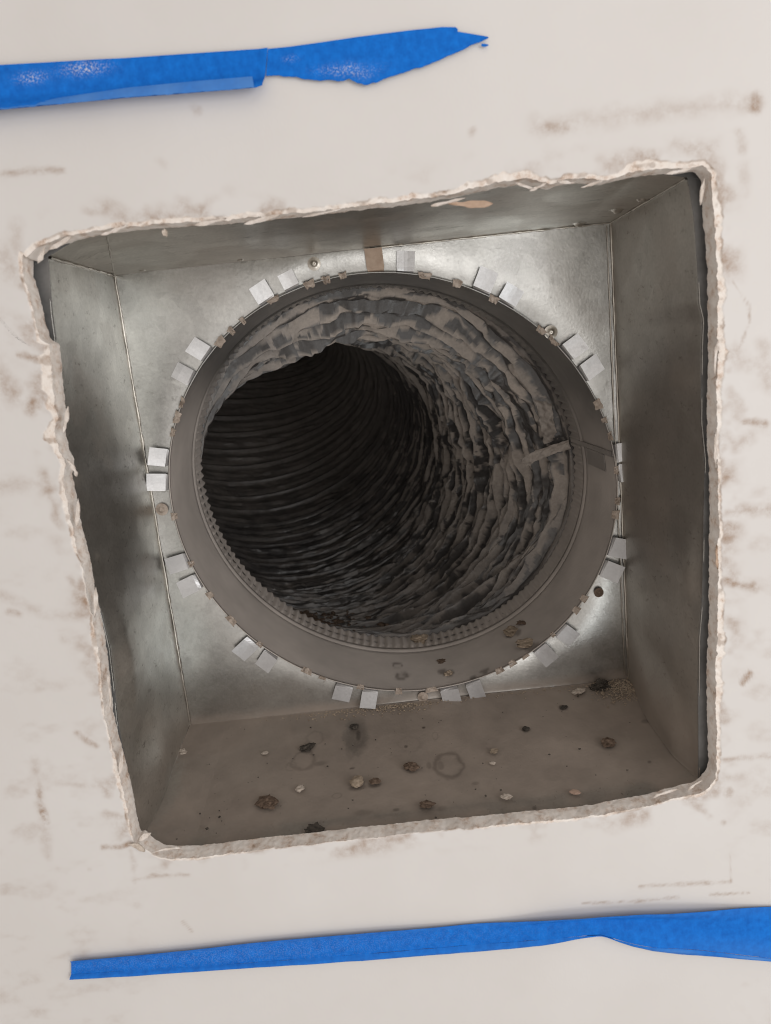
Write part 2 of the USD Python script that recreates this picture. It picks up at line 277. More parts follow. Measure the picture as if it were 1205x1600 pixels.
# cut edge through the thickness of the board
ny = 12; ts = np.linspace(0, 1, ny)
E_ = front[:, None] * (1 - sstep(0, .8, ts))[None, :, None] + back[:, None] * sstep(0, .8, ts)[None, :, None]
yy = YF + (0.0117) * ts
Ve = np.stack([E_[..., 0], np.broadcast_to(yy, E_.shape[:2]), E_[..., 1]], -1)
Ve[:, 0, 1] = Vf.reshape(NH, NR, 3)[:, 0, 1]
ne = fbm(Ve.reshape(-1, 3) * 420, 4, 91).reshape(NH, ny)
Ve[:, 1:, [0, 2]] += (nrm[:, None] * ((ne[:, 1:] - .5) * .0008)[..., None])
wall_v = np.vstack([Vf, Ve.reshape(-1, 3)]); wall_f = np.vstack([grid_faces(NH, NR, True), grid_faces(NH, ny, True)[:, ::-1] + len(Vf)])
ebr = sstep(.5, .68, fbm(Ve.reshape(-1, 3) * 130, 3, 92))
wall = obj('wall', (wall_v, wall_f), M_WALL, smooth=True, attrs={'stain': np.r_[st, np.zeros(NH * ny)], 'torn': np.r_[torn, np.ones(NH * ny)],
    'dark': np.r_[np.clip(dark, 0, 1), .16 * ebr]})
tag(wall, 'white painted plasterboard wall with a rough square hole cut in it', 'wall', kind='structure')
# shreds of torn facing paper hanging at the cut
def shred(px, py, w, h, ang, m, y=YF - .0012, curl=.3, seed=0, parent=wall, name='paper_shred'):
    n, k = 12, 6; u = np.linspace(-.5, .5, n); v = np.linspace(-.5, .5, k); U, V = np.meshgrid(u, v, indexing='ij')
    wid = (.35 + .65 * noise(np.stack([u * 5 + seed, u * 0, u * 0 + seed], 1), seed)) * np.clip(1.15 - np.abs(u * 2) ** 3, .15, 1)
    c = PY(px, py, y); s = .00037
    A = U * w * s; B = V * h * .7 * s * wid[:, None]; ca, sa = math.cos(ang), math.sin(ang)
    X = A * ca - B * sa; Z = A * sa + B * ca
    Yy = -curl * ((U * 2) ** 2) * h * s * .5 - (fbm(np.stack([U * 6 + seed, V * 4, U * 0], -1).reshape(-1, 3), 3, seed).reshape(n, k) - .3) * .0020
    G = np.stack([c[0] + X, c[1] + Yy, c[2] + Z], -1)
    return obj(name, thick(G, np.array([0, .0004, 0])), m, parent, smooth=50)
for i, a in enumerate([(259,364,8,20,.1,M_PALE),(735,319,62,16,-.1,M_BPAPER),(700,316,50,10,.12,M_PAPER),(818,290,30,8,-.4,M_PAPER),(840,293,26,9,.3,M_PAPER),(925,288,34,8,.2,M_PAPER),(885,285,28,7,-.2,M_PAPER),
    (330,347,46,9,.1,M_PAPER),(410,343,52,10,.15,M_PAPER),(180,360,40,9,.25,M_PAPER),(95,380,38,12,.4,M_PAPER),(66,398,26,14,1.0,M_PAPER),(505,333,60,8,.1,M_PAPER),(1060,268,40,8,.1,M_PAPER),(1097,300,36,9,1.4,M_PAPER),
    (104,655,40,10,1.2,M_PAPER),(114,730,30,12,1.9,M_PAPER),(122,800,44,10,1.3,M_PAPER),(150,940,50,10,1.35,M_PAPER),(172,1080,60,9,1.45,M_PAPER),(190,1190,46,12,1.3,M_PAPER),
    (228,1305,24,20,.5,M_PAPER),(262,1326,50,12,.05,M_PAPER),(215,1322,30,16,-.6,M_PALE),(1118,700,60,8,1.55,M_PAPER),(1120,870,40,9,1.6,M_BPAPER),(1118,560,50,8,1.5,M_PAPER),(1040,1238,46,8,.25,M_PAPER),(1085,1226,30,9,.6,M_PAPER)]):
    shred(*a, curl=.35 + .3 * random.random(), seed=i + 3)
# the dark cavity behind the board
cv = trimesh.creation.box((1.24, 1.6, 1.34)); cv.apply_translation((0, .8 + .004, -.05))
fc = cv.triangles_center; cv.update_faces(fc[:, 1] > .01); cv.invert()
tag(obj('wall_cavity', (np.array(cv.vertices), np.array(cv.faces)), M_WOOD), 'dark space inside the wall behind the plasterboard', 'cavity', kind='structure')

# ---------------------------------------------------------------- the sheet metal box
D = 0.13725
BC = {k: PY(*v, D) for k, v in dict(TL=(178,430), TR=(955,347), BR=(983,1061), BL=(297,1132)).items()}
RIM = 0.004
EL = dict(c=(.00463, -.00341), rx=.17432, rz=.16214, a=-.4837)
E2 = dict(c=(.00365, -.00341), rx=.17185, rz=.15886, a=-.5006)
box = thing('duct_box', 'square galvanised sheet metal duct box recessed in the wall hole', 'duct box')
def panel(name, m, rim_px, b0, b1, nu, nv, disp, off, dust=0., stain=None):
    F_ = resample(polyY(rim_px, RIM), nu); B_ = np.linspace(b0, b1, nu)
    v = np.linspace(0, 1, nv)[None, :, None]
    G = F_[:, None] * (1 - v) + B_[:, None] * v
    G = G + disp(G, np.linspace(0, 1, nu)[:, None] * np.ones((1, nv)), np.ones((nu, 1)) * np.linspace(0, 1, nv)[None, :])
    vv, ff = thick(G, np.array(off)); N = nu * nv
    du = dust(G) if callable(dust) else np.full((nu, nv), dust); sn = stain(G) if stain else np.zeros((nu, nv))
    return obj(name, (vv, ff), m, box, smooth=40, attrs=None) if False else obj(name, (vv, ff), m, box, smooth=True, attrs={'dust': np.r_[du.ravel(), du.ravel()], 'stain': np.r_[sn.ravel(), sn.ravel()]})
LRIM = [(75,401),(78,440),(82,490),(88,535),(92,580),(95,640),(97,700),(106,760),(118,830),(132,890),(147,925),(160,962),(172,1012),(180,1080),(184,1125),(191,1162),(205,1230),(222,1318)]
RRIM = [(1074,277),(1084,340),(1089,408),(1092,475),(1098,500),(1096,545),(1095,660),(1101,720),(1099,828),(1097,939),(1092,996),(1091,1120),(1092,1222)]
TRIM = [(75,401),(120,374),(170,358),(400,335),(620,315),(760,290),(900,279),(1000,268),(1074,277)]
BRIM = [(222,1318),(300,1330),(400,1318),(700,1287),(1000,1252),(1092,1222)]
def lowf(G, s, seed): return fbm(G.reshape(-1, 3) * s, 3, seed).reshape(G.shape[:2]) - .5
ax = lambda k, h: np.stack([h if i == k else np.zeros_like(h) for i in range(3)], -1)
edgew = lambda v: np.sin(np.pi * np.clip(v, 0, 1)) ** .7
def dl(G, u, v):
    h = lowf(G, 11, 5) * .0035 * edgew(v) + lowf(G, 45, 6) * .0007
    h += .0065 * np.exp(-((u - .70) / .10) ** 2 - ((v - .12) / .30) ** 2) - .0035 * np.exp(-((u - .86) / .05) ** 2 - ((v - .2) / .25) ** 2) + .004 * np.exp(-((u - .95) / .05) ** 2 - ((v - .35) / .2) ** 2)
    return ax(0, h * sstep(0, .18, v))
def dr(G, u, v):
    h = lowf(G, 10, 15) * .004 * edgew(v) + lowf(G, 40, 16) * .0006
    w = sstep(.80, .98, u) * sstep(.9, .2, v)
    h -= .006 * sstep(.90, 1.0, u + .10 * v) * sstep(1.0, .5, v) * sstep(0, .25, v) + .003 * np.exp(-((u - .62) / .07) ** 2 - ((v - .15) / .2) ** 2) - .002 * np.exp(-((u - .86) / .04) ** 2 - ((v - .45) / .25) ** 2)
    return ax(0, h * sstep(0, .12, v))
def dt(G, u, v): return ax(2, lowf(G, 12, 25) * .0025 * edgew(v) + lowf(G, 45, 26) * .0006)
def db_(G, u, v): return ax(2, lowf(G, 9, 35) * .002 * edgew(v) + lowf(G, 60, 36) * .0005)
_fl = np.vstack([polyY(BRIM, RIM), BC['BL'], BC['BR']]); FPL = np.linalg.lstsq(np.c_[_fl[:, :2], np.ones(len(_fl))], _fl[:, 2], rcond=None)[0]
def PF(px, py, up=0.):                                                # point of the box floor at a pixel
    d = ray(px, py); t = (FPL[0] * CP[0] + FPL[1] * CP[1] + FPL[2] + up - CP[2]) / (d[2] - FPL[0] * d[0] - FPL[1] * d[1]); return CP + d * t
def blobs(G, lst):
    P = G.reshape(-1, 3)[:, :2]; out = np.zeros(len(P)); wob = (fbm(np.c_[P * 160, np.zeros(len(P))], 3, 77) - .5)
    for (x, y, rx, ry, s, ring) in lst:
        c = PF(x, y)[:2]; ex = np.linalg.norm(PF(x + rx, y)[:2] - c); ey = np.linalg.norm(PF(x, y + ry)[:2] - c)
        r = np.hypot((P[:, 0] - c[0]) / ex, (P[:, 1] - c[1]) / ey) + wob * .55
        out = np.maximum(out, s * (np.exp(-((r - 1) / .16) ** 2) if ring else sstep(1.15, .55, r)))
    return out.reshape(G.shape[:2])
def bot_dust(G):
    n = lowf(G, 25, 45) + .5
    du = .93 + .07 * sstep(.4, .6, n)
    du = du - .45 * sstep(.03, .006, G[..., 1]) * sstep(.40, .6, lowf(G, 40, 46) + .5) - .35 * blobs(G, [(260,1240,24,60,1,0),(1000,1235,30,20,1,0),(650,1265,300,8,.5,0)])
    return np.clip(du - .25 * blobs(G, [(556,1150,23,38,1,0)]), 0, 1)
def bot_stain(G):
    s = blobs(G, [(702,1192,21,18,.42,1),(688,1192,6,8,.3,0),(474,1186,18,14,.30,1),(492,1152,12,10,.2,1),(500,1190,16,4,.3,0),(680,1148,4,6,.25,1),(640,1160,16,12,.10,1),(455,1195,8,6,.2,1),(742,1219,7,3,.35,0),(670,1192,4,6,.3,0),
        (480,1166,12,5,.5,0),(642,1198,11,6,.45,0),(417,1254,15,6,.4,0),(558,1226,14,5,.4,0),(586,1222,11,5,.5,0),(553,1133,8,5,.5,0),(556,1150,20,34,.42,0),(560,1147,5,11,.8,0),(663,1256,12,3,.45,0),(618,1259,6,2.5,.5,0),(690,1257,10,5,.25,0),
        (938,1074,12,5,.6,0),(880,1104,7,3,.6,0),(822,1138,7,3,.7,0),(662,1135,3,1.6,.8,0),(634,1164,3,2.5,.6,0),(950,1162,9,5,.5,0),(1008,1130,8,4,.4,0),(835,1256,4,3,.6,0),(550,1197,5,2,.6,0),(567,1264,18,5,.25,0),(490,1300,22,4,.55,0),(415,1307,18,3,.35,0),(525,1239,7,4,.3,1),(1015,1193,4,2.5,.5,0)])
    return s + .10 * sstep(.5, .7, lowf(G, 55, 47) + .5)
panel('left_panel', M_SIDE, LRIM, BC['TL'], BC['BL'], 170, 60, dl, (-.0009, 0, 0), lambda G: .10 + .25 * sstep(-.12, -.17, G[..., 2]) + .12 * (lowf(G, 30, 8) > .1))
panel('right_panel', M_SIDE, RRIM, BC['TR'], BC['BR'], 170, 60, dr, (.0009, 0, 0), lambda G: .34 + .45 * sstep(-.13, -.172, G[..., 2]) + .15 * sstep(.45, .6, lowf(G, 14, 18) + .5))
panel('top_panel', M_TOP, TRIM, BC['TL'], BC['TR'], 200, 60, dt, (0, 0, .0009), lambda G: .14 + .25 * sstep(.5, .62, lowf(G, 22, 28) + .5))
panel('bottom_panel', M_SIDE, BRIM, BC['BL'], BC['BR'], 440, 160, db_, (0, 0, -.0009), bot_dust, bot_stain)
# back panel: loft from the round hole to the square, slightly oil-canned
def ell(E, t):
    ca, sa = math.cos(E['a']), math.sin(E['a']); x = E['rx'] * np.cos(t - E['a']); z = E['rz'] * np.sin(t - E['a'])
    return np.stack([E['c'][0] + ca * x - sa * z, E['c'][1] + sa * x + ca * z], -1)
NT = 720; tt = np.linspace(0, 2 * np.pi, NT, endpoint=False)
rim = ell(EL, tt)
from shapely.geometry import Polygon, LineString, Point
quad = [BC[k][[0, 2]] for k in ('TL', 'TR', 'BR', 'BL')]
qpoly = Polygon(quad)
c0 = np.array(EL['c'])
def toedge(dv):
    best = 9
    for a, b in zip(quad, quad[1:] + quad[:1]):
        den = dv[0] * (b - a)[1] - dv[1] * (b - a)[0]
        if abs(den) < 1e-12: continue
        t = ((a - c0)[0] * (b - a)[1] - (a - c0)[1] * (b - a)[0]) / den; u = ((a - c0)[0] * dv[1] - (a - c0)[1] * dv[0]) / den
        if t > 0 and -1e-6 <= u <= 1 + 1e-6: best = min(best, t)
    return best
# snap the angles nearest to the corners so that the corners are exact
tq = tt.copy()
for k in ('TL', 'TR', 'BR', 'BL'):
    dq = BC[k][[0, 2]] - c0; angs = np.arctan2((rim - c0)[:, 1], (rim - c0)[:, 0]); i = np.argmin(np.abs(np.angle(np.exp(1j * (angs - math.atan2(dq[1], dq[0]))))))
    rr = np.linalg.norm(rim[i] - c0); rim[i] = c0 + dq / np.linalg.norm(dq) * rr
outq = np.array([c0 + (p - c0) * max(1.0005, toedge(p - c0)) for p in rim])
nv = 30; vv_ = np.linspace(0, 1, nv)[None, :, None]
G2 = rim[:, None] * (1 - vv_) + outq[:, None] * vv_
hy = (fbm(np.concatenate([G2 * 9, G2[..., :1] * 0], -1).reshape(-1, 3), 3, 55).reshape(NT, nv) - .5) * .004 * np.sin(np.pi * np.clip(vv_[..., 0], 0, 1)) ** .6
sec = lambda a_, w_: np.exp(-(np.angle(np.exp(1j * (tt - a_))) / w_) ** 2)[:, None]
hy = hy * .7 + .0045 * sec(-.86, .35) * np.exp(-np.linalg.norm(G2 - rim[:, None], axis=2) / .016) + .002 * sec(.75, .3) * np.exp(-np.linalg.norm(G2 - rim[:, None], axis=2) / .02) + .0022 * np.exp(-np.linalg.norm(G2 - rim[:, None], axis=2) / .010)
G3 = np.stack([G2[..., 0], D + hy, G2[..., 1]], -1)
V_, Fq = G3.reshape(-1, 3), grid_faces(NT, nv, True)
V_ = np.vstack([V_, V_ + [0, .0009, 0]]); Fq = np.vstack([Fq, Fq[:, ::-1] + NT * nv])
du = (.04 + .72 * sstep(-.166, -.176, G3[..., 2]) * sstep(.25, .6, fbm(G3.reshape(-1, 3) * 60, 3, 58).reshape(NT, nv) + .18) + .14 * sstep(.5, .65, fbm(G3.reshape(-1, 3) * 18, 3, 57).reshape(NT, nv))).ravel()
obj('back_panel', (V_, Fq), M_BACK, box, smooth=True, attrs={'dust': np.r_[du, du], 'stain': 0 * np.r_[du, du]})
def seam(a, b, r, m, name='corner_seam', off=(0, 0, 0), wob=.0004, sd=0):
    P = np.linspace(a, b, 60) + np.array(off); P += (noise(np.c_[np.arange(60) * .7, np.full((60, 2), sd)], sd)[:, None] - .5) * wob
    rr = r * (.25 + .95 * noise(np.c_[np.arange(60) * .9, np.full((60, 2), sd + 3)], sd))
    v, f = tube(P, rr, 6); return obj(name, (v, f), m, box, smooth=True, attrs={'dust': np.full(len(v), .2), 'stain': np.zeros(len(v))})
ctr = np.array([0, D, 0])
seam(BC['TL'], BC['BL'], .0011, M_SEAM, off=(.0006, -.0008, 0), sd=1)
seam(BC['TR'], BC['BR'], .0010, M_SEAM, off=(-.0006, -.0008, 0), sd=2); seam(BC['TR'] + [-.0035, 0, -.002], BC['BR'] + [-.0035, 0, .004], .0006, M_SEAM, off=(0, -.0006, 0), sd=3)
seam(BC['TL'] * .5 + BC['TR'] * .5, BC['TR'], .0008, M_SEAM, off=(0, -.0008, -.0006), sd=4)
seam(PY(75, 401, RIM), BC['TL'], .0010, M_SEAM, off=(.0008, 0, -.0006), sd=5)
seam(PY(1074, 277, RIM), BC['TR'], .0007, M_SEAM, off=(-.0006, 0, -.0006), sd=6)
tl = PY(166, 362, RIM + .002); seam(BC['TL'] + [.001, -.002, -.001], tl + [0, 0, -.0012], .0005, M_SEAM, off=(0, 0, -.0004), sd=7, name='fold_line')
# added strips filling the gap behind the cut edge, its shade in their colour
def gap_strip(pts, outv):
    Pp = polyY(pts, RIM); Pp = np.vstack([Pp[0] + (Pp[0] - Pp[1]) / np.linalg.norm(Pp[0] - Pp[1]) * .02, Pp, Pp[-1] + (Pp[-1] - Pp[-2]) / np.linalg.norm(Pp[-1] - Pp[-2]) * .02])
    F_ = resample(Pp, 90); O = F_ + np.array(outv); w = np.linspace(0, 1, 5)[None, :, None]
    G = F_[:, None] * (1 - w) + O[:, None] * w; G[..., 1] += (lowf(G, 30, 66)) * .003
    v, f = thick(G, np.array([0, .0009, 0])); obj('gap_strip', (v, f), M_GAP, box, smooth=30)
gap_strip(LRIM, (-.032, .005, 0)); gap_strip(RRIM, (.034, .005, 0)); gap_strip(TRIM, (0, .005, .03)); gap_strip(BRIM, (0, .005, -.03))
# dimples where screws and rivets come through
def dimple(c, nvec, r, m=M_SEAM, name='screw_dimple', hole=True):
    prof = np.array([(2.3, 0), (1.5, .12), (1.0, .45), (.75, .80), (.45, .90)] + ([(.25, .86), (0.01, .8)] if hole else [(.2, .9), (.01, .92)])) * r
    k = 18; a = np.linspace(0, 2 * np.pi, k, endpoint=False); nvec = np.array(nvec, float)
    u = np.cross(nvec, [.3, .2, .9]); u /= np.linalg.norm(u); w = np.cross(nvec, u)
    V = (c + prof[:, None, 0:1] * (np.cos(a)[None, :, None] * u + np.sin(a)[None, :, None] * w) + prof[:, None, 1:2] * nvec)
    V = V.transpose(1, 0, 2).reshape(-1, 3); f = grid_faces(k, len(prof), True)
    obj(name, (V, f), m, box, smooth=True, attrs={'dust': np.full(len(V), .15), 'stain': np.zeros(len(V))})
dimple(PY(936, 926, D - .0004), (0, -1, 0), .0017, M_BROWN)
for x, y, r in ((253,796,.0021),(661,1089,.0019)): dimple(PY(x, y, D - .0004), (0, -1, 0), r, M_STUB)
for x, y, r in ((491,412,.0021),(861,519,.0022)): dimple(PY(x, y, D - .0004), (0, -1, 0), r)
for x, y in ((375,405),(620,376),(565,383),(222,421),(905,352)): dimple(PY(x, y - 3, D - .006), (0, 0, -1), .0028, hole=False, name='rivet_head')
for x, y in ((965,327),(1003,308),(1032,290)): dimple(PY(x, y, D - .045 - (x - 965) * .0008), (0, 0, -1), .0030, hole=False, name='rivet_head')
for x, y in ((165,418),(128,402)): dimple(PY(x, y, D - .02 - (165 - x) * .0010), (0, 0, -1), .0030, hole=False, name='rivet_head')

# ---------------------------------------------------------------- the round collar
L = 0.1109
collar = thing('duct_collar', 'round crimped metal collar locked into the box with folded tabs', 'duct collar')
NC = 1440; tc = np.linspace(0, 2 * np.pi, NC, endpoint=False)
ra, rb = ell(EL, tc), ell(E2, tc)
def ringrow(s, dr): b = ra * (1 - s) + rb * s; o = (b - c0); o /= np.linalg.norm(o, axis=1)[:, None]; return np.c_[(b + o * np.broadcast_to(dr, NC)[:, None])[:, 0], np.full(NC, D + L * s), (b + o * np.broadcast_to(dr, NC)[:, None])[:, 1]]
def revolve(rowlist, name, m, dustf, stainf=None):
    G = np.stack(rowlist, 1); k = G.shape[1]; Gi = G.reshape(-1, 3)
    o = np.c_[Gi[:, 0] - c0[0], np.zeros(len(Gi)), Gi[:, 2] - c0[1]]; o /= np.linalg.norm(o, axis=1)[:, None]
    N = len(Gi); f = grid_faces(NC, k, True); V = np.vstack([Gi, Gi + o * .0009])
    ids = np.arange(N).reshape(NC, k); e = []
    for col in (0, k - 1): a = ids[:, col]; b = np.roll(a, -1); e.append(np.stack([a, b, b + N, a + N], 1))
    du = dustf(Gi); sn = stainf(Gi) if stainf else 0 * du
    return obj(name, (V, np.vstack([f, f[:, ::-1] + N] + e)), m, collar, smooth=True, attrs={'dust': np.r_[du, du], 'stain': np.r_[sn, sn]})
tn = lambda G, s, sd: fbm(G * s, 3, sd)
cdust = lambda G: np.clip(.12 + .86 * sstep(.03, -.08, G[:, 2] + (tn(G, 20, 3) - .5) * .05 - .13 * np.clip(-G[:, 0] / .17, 0, 1) - .05 * np.clip(G[:, 0] / .17, 0, 1)), 0, 1)
CST = [(690,1050,8),(620,1045,10),(627,1060,12),(645,1010,9),(612,1020,6),(755,1045,9),(740,1056,7),(800,985,14),(825,1003,14),(655,1000,12),(702,1052,9)]
def cstain(G):
    s = np.zeros(len(G)); w = (tn(G, 140, 8) - .5)
    for x, y, r in CST:
        d_ = np.array([0, 0, 0.]); rr_ = ray(x, y); tq_ = 0
        # point of the ring where the ray meets radius ~.167
        for k in np.linspace(.45, .8, 180):
            p = CP + rr_ * k
            if p[1] > D and np.hypot(p[0] - c0[0], p[2] - c0[1]) > .1655: break
        dd = np.linalg.norm(G - p, axis=1) / (r * .00055) + w * 1.3
        s = np.maximum(s, .6 * np.exp(-((dd - .9) / .22) ** 2) if r > 8 and r not in (14, 9) else .55 * sstep(1.2, .8, dd))
    return s
wv = (fbm(np.stack([np.cos(tc) * 3, np.sin(tc) * 3, 0 * tc], 1), 3, 4) - .5)
revolve([ringrow(s, .0012 * wv * math.sin(s * 4) - (.0012 if s < .01 else 0)) for s in np.r_[-.012, 0, .015, .04, np.linspace(.08, .66, 16)]], 'collar_ring', M_COLLAR, cdust, cstain)
bs = np.linspace(.662, .745, 13); revolve([ringrow(s, -.0011 * math.sin(math.pi * (s - .662) / .083) ** 1.3) for s in bs], 'bead', M_COLLAR, cdust)
ncr = 144; cr = np.sin(tc * ncr) * (.55 + .45 * noise(np.stack([np.cos(tc) * 9, np.sin(tc) * 9, 0 * tc], 1), 12))
cr *= 1 - .75 * np.exp(-((np.angle(np.exp(1j * (tc + .55)))) / .4) ** 2) - .6 * np.exp(-((np.angle(np.exp(1j * (tc - .8)))) / .2) ** 2)
revolve([ringrow(s, -.0001 + cr * .0013 * sstep(.748, .79, s) + .0008 * (s - .75) * 4) for s in np.linspace(.747, 1.0, 14)], 'crimped_end', M_COLLAR, cdust)
# lapped seam of the collar at the right
def onring(ang, s, dr=0.):
    b = ell(EL, np.array([ang]))[0] * (1 - s) + ell(E2, np.array([ang]))[0] * s; o = b - c0; o /= np.linalg.norm(o); b = b + o * dr
    return np.array([b[0], D + L * s, b[1]])
def ang_of(px, py, y=D): p = PY(px, py, y)[[0, 2]] - c0; return math.atan2(p[1], p[0])
th0 = ang_of(925, 690, D + .05)
def patch(a0, a1, s0, s1, dr, name, m=M_COLLAR, dust=.35):
    G = np.stack([np.stack([onring(a, s, dr) for s in np.linspace(s0, s1, 8)]) for a in np.linspace(a0, a1, 10)])
    o = np.array([math.cos((a0 + a1) / 2), 0, math.sin((a0 + a1) / 2)]) * .0009
    v, f = thick(G, o); obj(name, (v, f), m, collar, smooth=40, attrs=None)
    return
for a0, a1, s0, s1, dr in ((th0 - .006, th0 + .020, .02, .97, -.0012), (th0 - .095, th0 - .008, .22, .60, -.0010)):
    G = np.stack([np.stack([onring(a, s, dr) for s in np.linspace(s0, s1, 8)]) for a in np.linspace(a0, a1, 10)])
    v, f = thick(G, np.array([math.cos(a0), 0, math.sin(a0)]) * .0008); obj('lap_seam', (v, f), M_COLLAR, collar, smooth=True, attrs={'dust': np.full(len(v), .45), 'stain': np.zeros(len(v))})
TABS = [(585,404,.6),(634,406,.5),(757,441,.5),(796,465,.4),(886,551,.25),(914,582,.3),(953,710,.0),(959,740,.0),(955,854,.5),(941,887,.5),(885,991,.5),(854,1024,.55),(740,1070,.6),(702,1078,.6),(578,1083,.55),(537,1077,.5),(417,1032,.35),(383,1014,.35),(295,915,.3),(281,879,.3),(250,753,.4),(252,714,.4),(290,586,.45),(316,549,.45),(412,461,.6),(451,438,.6)]
def tab(px, py, dust, i):
    tab_shade = .42 if px > 560 and py < 800 else .04 if px < 480 and py < 800 else .28 if py < 1000 else .45  # darkness by position: how tabs catch the light, put into their colour
    dust = .35 if py < 800 else .7
    r_ = np.random.default_rng(100 + i)
    p = PY(px, py, D - .0022); o = p[[0, 2]] - c0; Rr = np.linalg.norm(o); o /= Rr; tdir = np.array([-o[1], o[0]])
    w, h = .0136 * (1 + .06 * r_.normal()), .0138 * (1 + .06 * r_.normal()); skew = r_.normal() * .05; tw = r_.normal() * .07
    th = math.atan2(o[1], o[0]); edge = ell(EL, np.array([th]))[0]; Redge = np.linalg.norm(edge - c0)
    rad = np.r_[Redge - .0006, Redge + .0006, np.linspace(Rr - h * .42, Rr + h * .5, 8)]
    if rad[2] < rad[1]: rad[2:] += rad[1] - rad[2] + .001
    tilt = .11 + r_.normal() * .06 if i > 1 else .01
    hs = np.r_[.002, -.0010, -.0021 - .0007 * np.linspace(0, 1, 8) - tilt * np.linspace(0, 1, 8) * h]
    us = np.linspace(-.5, .5, 6)
    G = np.zeros((len(rad), 6, 3))
    for a, (R1, y1) in enumerate(zip(rad, hs)):
        wd = w * (1 if a > 1 else .92)
        for b, u in enumerate(us):
            q = c0 + o * R1 + tdir * (u * wd + skew * (R1 - Rr)); G[a, b] = (q[0], D + y1 + u * w * tw * (a > 1) - .0003 * abs(u) * 2, q[1])
    G[..., 1] = np.minimum(G[..., 1], np.where(np.arange(len(rad))[:, None] > 1, D - .0009, 9))
    v, f = thick(G, np.array([0, -.0006, 0])); obj('tab', (v, f), M_TANTAB if i == 0 else M_TAB, collar, smooth=25 if False else False, attrs={'dust': np.full(len(v), dust), 'stain': np.full(len(v), tab_shade)})
for i, (x, y, du_) in enumerate(TABS): tab(x, y, du_, i)
# stubs of the tabs that are bent away behind the panel, grubby with old sealant
angs = sorted(ang_of(x, y) % (2 * np.pi) for x, y, _ in TABS)
stub_a = []
for i in range(26):
    a, b = angs[i], angs[(i + 1) % 26] + (2 * np.pi if i == 25 else 0)
    if b - a > .18: stub_a += [a + (b - a) * k for k in (.30, .5, .70)]
    else: stub_a += [(a + b) / 2]
for i, a in enumerate(stub_a):
    r_ = np.random.default_rng(300 + i); n, k = 8, 6
    if r_.random() < .30: continue
    w = .0085 * (.4 + .9 * r_.random()); h = .0042 * (.6 + .8 * r_.random()); e = ell(EL, np.array([a]))[0]; o = e - c0; o /= np.linalg.norm(o); td = np.array([-o[1], o[0]])
    G = np.zeros((n, k, 3)); U = np.linspace(-.5, .5, n); Vv = np.linspace(0, 1, k); nz = fbm(np.stack(np.meshgrid(U * 5, Vv * 3, [i * 1.7], indexing='ij'), -1).reshape(-1, 3), 3, i).reshape(n, k) - .5
    for x in range(n):
        for y in range(k):
            q = e + td * (U[x] * w * (1 - .3 * Vv[y])) - o * (h * (Vv[y] - .35)) + o * nz[x, y] * .003
            G[x, y] = (q[0], D - .0016 + .004 * (Vv[y] - .3) ** 2 * (1 if i % 2 else -.3) + nz[x, y] * .005, q[1])
    v, f = thick(G, np.array([0, -.0006, 0])); obj('tab_stub', (v, f), M_STUB, collar, smooth=50)

# ---------------------------------------------------------------- the flexible duct, bending away up and to the left
Q = [-0.1156, 0.4161, -0.1449, -0.0188, -0.0622, 0.1508, 0.3405, -0.1411, 0.5526, 0.2341, 0.4817, -0.1615]
def flex_frame(s):
    c = np.array([0, .2405, 0]) + np.array(Q[0:3]) * s + np.array(Q[3:6]) * s * s
    k = min(max(s, 0), 1.9); return c, Rt.from_rotvec(np.array(Q[6:9]) * k + np.array(Q[9:12]) * k * k).as_matrix()
sk = [-.02, .008]
while sk[-1] < 2.35: sk.append(sk[-1] + (.028 if sk[-1] < .6 else .036 if sk[-1] < .95 else .064))
PER, NF = 12, 1200
ph = np.linspace(0, 2 * np.pi, NF, endpoint=False)
sv = np.concatenate([np.linspace(a, b, PER, endpoint=False) for a, b in zip(sk[:-1], sk[1:])])
xv = np.tile(np.linspace(0, 1, PER, endpoint=False), len(sk) - 1); kv = np.repeat(np.arange(len(sk) - 1), PER)
CS, AX, BX, TX = [], [], [], []
for s in sv: c, m_ = flex_frame(s); CS.append(c); AX.append(m_[:, 0]); BX.append(m_[:, 2]); TX.append(m_[:, 1])
CS, AX, BX, TX = map(np.array, (CS, AX, BX, TX))
S, PH = sv[:, None], ph[None, :]
X = xv[:, None]; K = kv[:, None]
adist = lambda a, w: np.exp(-(np.angle(np.exp(1j * (PH - a))) / w) ** 2)
inside = adist(1.60, .68)                                   # inner side of the bend (top, a little left)
right = adist(.25, .9)
near_ = sstep(.95, .15, S)
comp = np.clip(.25 * sstep(1.1, .5, S) + .9 * near_ * right + 1.0 * inside * sstep(1.2, .2, S) + .05 * near_ + .55 * near_ * adist(-.75, .8), 0, 1.2)   # how bunched the film is
uu = np.stack([np.cos(ph), np.sin(ph)], 1)
def cyl(fr, fs, fk, sd, oc=4, wv_=0):
    p = np.zeros((len(sv), NF, 3)); p[..., 0] = uu[None, :, 0] * fr; p[..., 1] = uu[None, :, 1] * fr; p[..., 2] = (sv * fs + kv * fk)[:, None]
    if wv_ is not 0: p[..., 2] += wv_
    return fbm(p.reshape(-1, 3), oc, sd).reshape(len(sv), NF)
w1 = cyl(3.0, 5.0, 0, 1, 3) - .5
w2 = cyl(10, 22, 0, 2, 3) - .5
w3 = cyl(5, 9, .31, 8, 3) - .5
tri = lambda a: np.abs(2 * (a - np.floor(a)) - 1)                    # 1..0..1, flat faces and sharp creases
PHI = np.repeat(ph[None, :], len(sv), 0); AR = .17 * PHI; AXL = np.repeat((np.cumsum(np.r_[0, np.linalg.norm(np.diff(CS, axis=0), axis=1)]))[:, None], NF, 1)
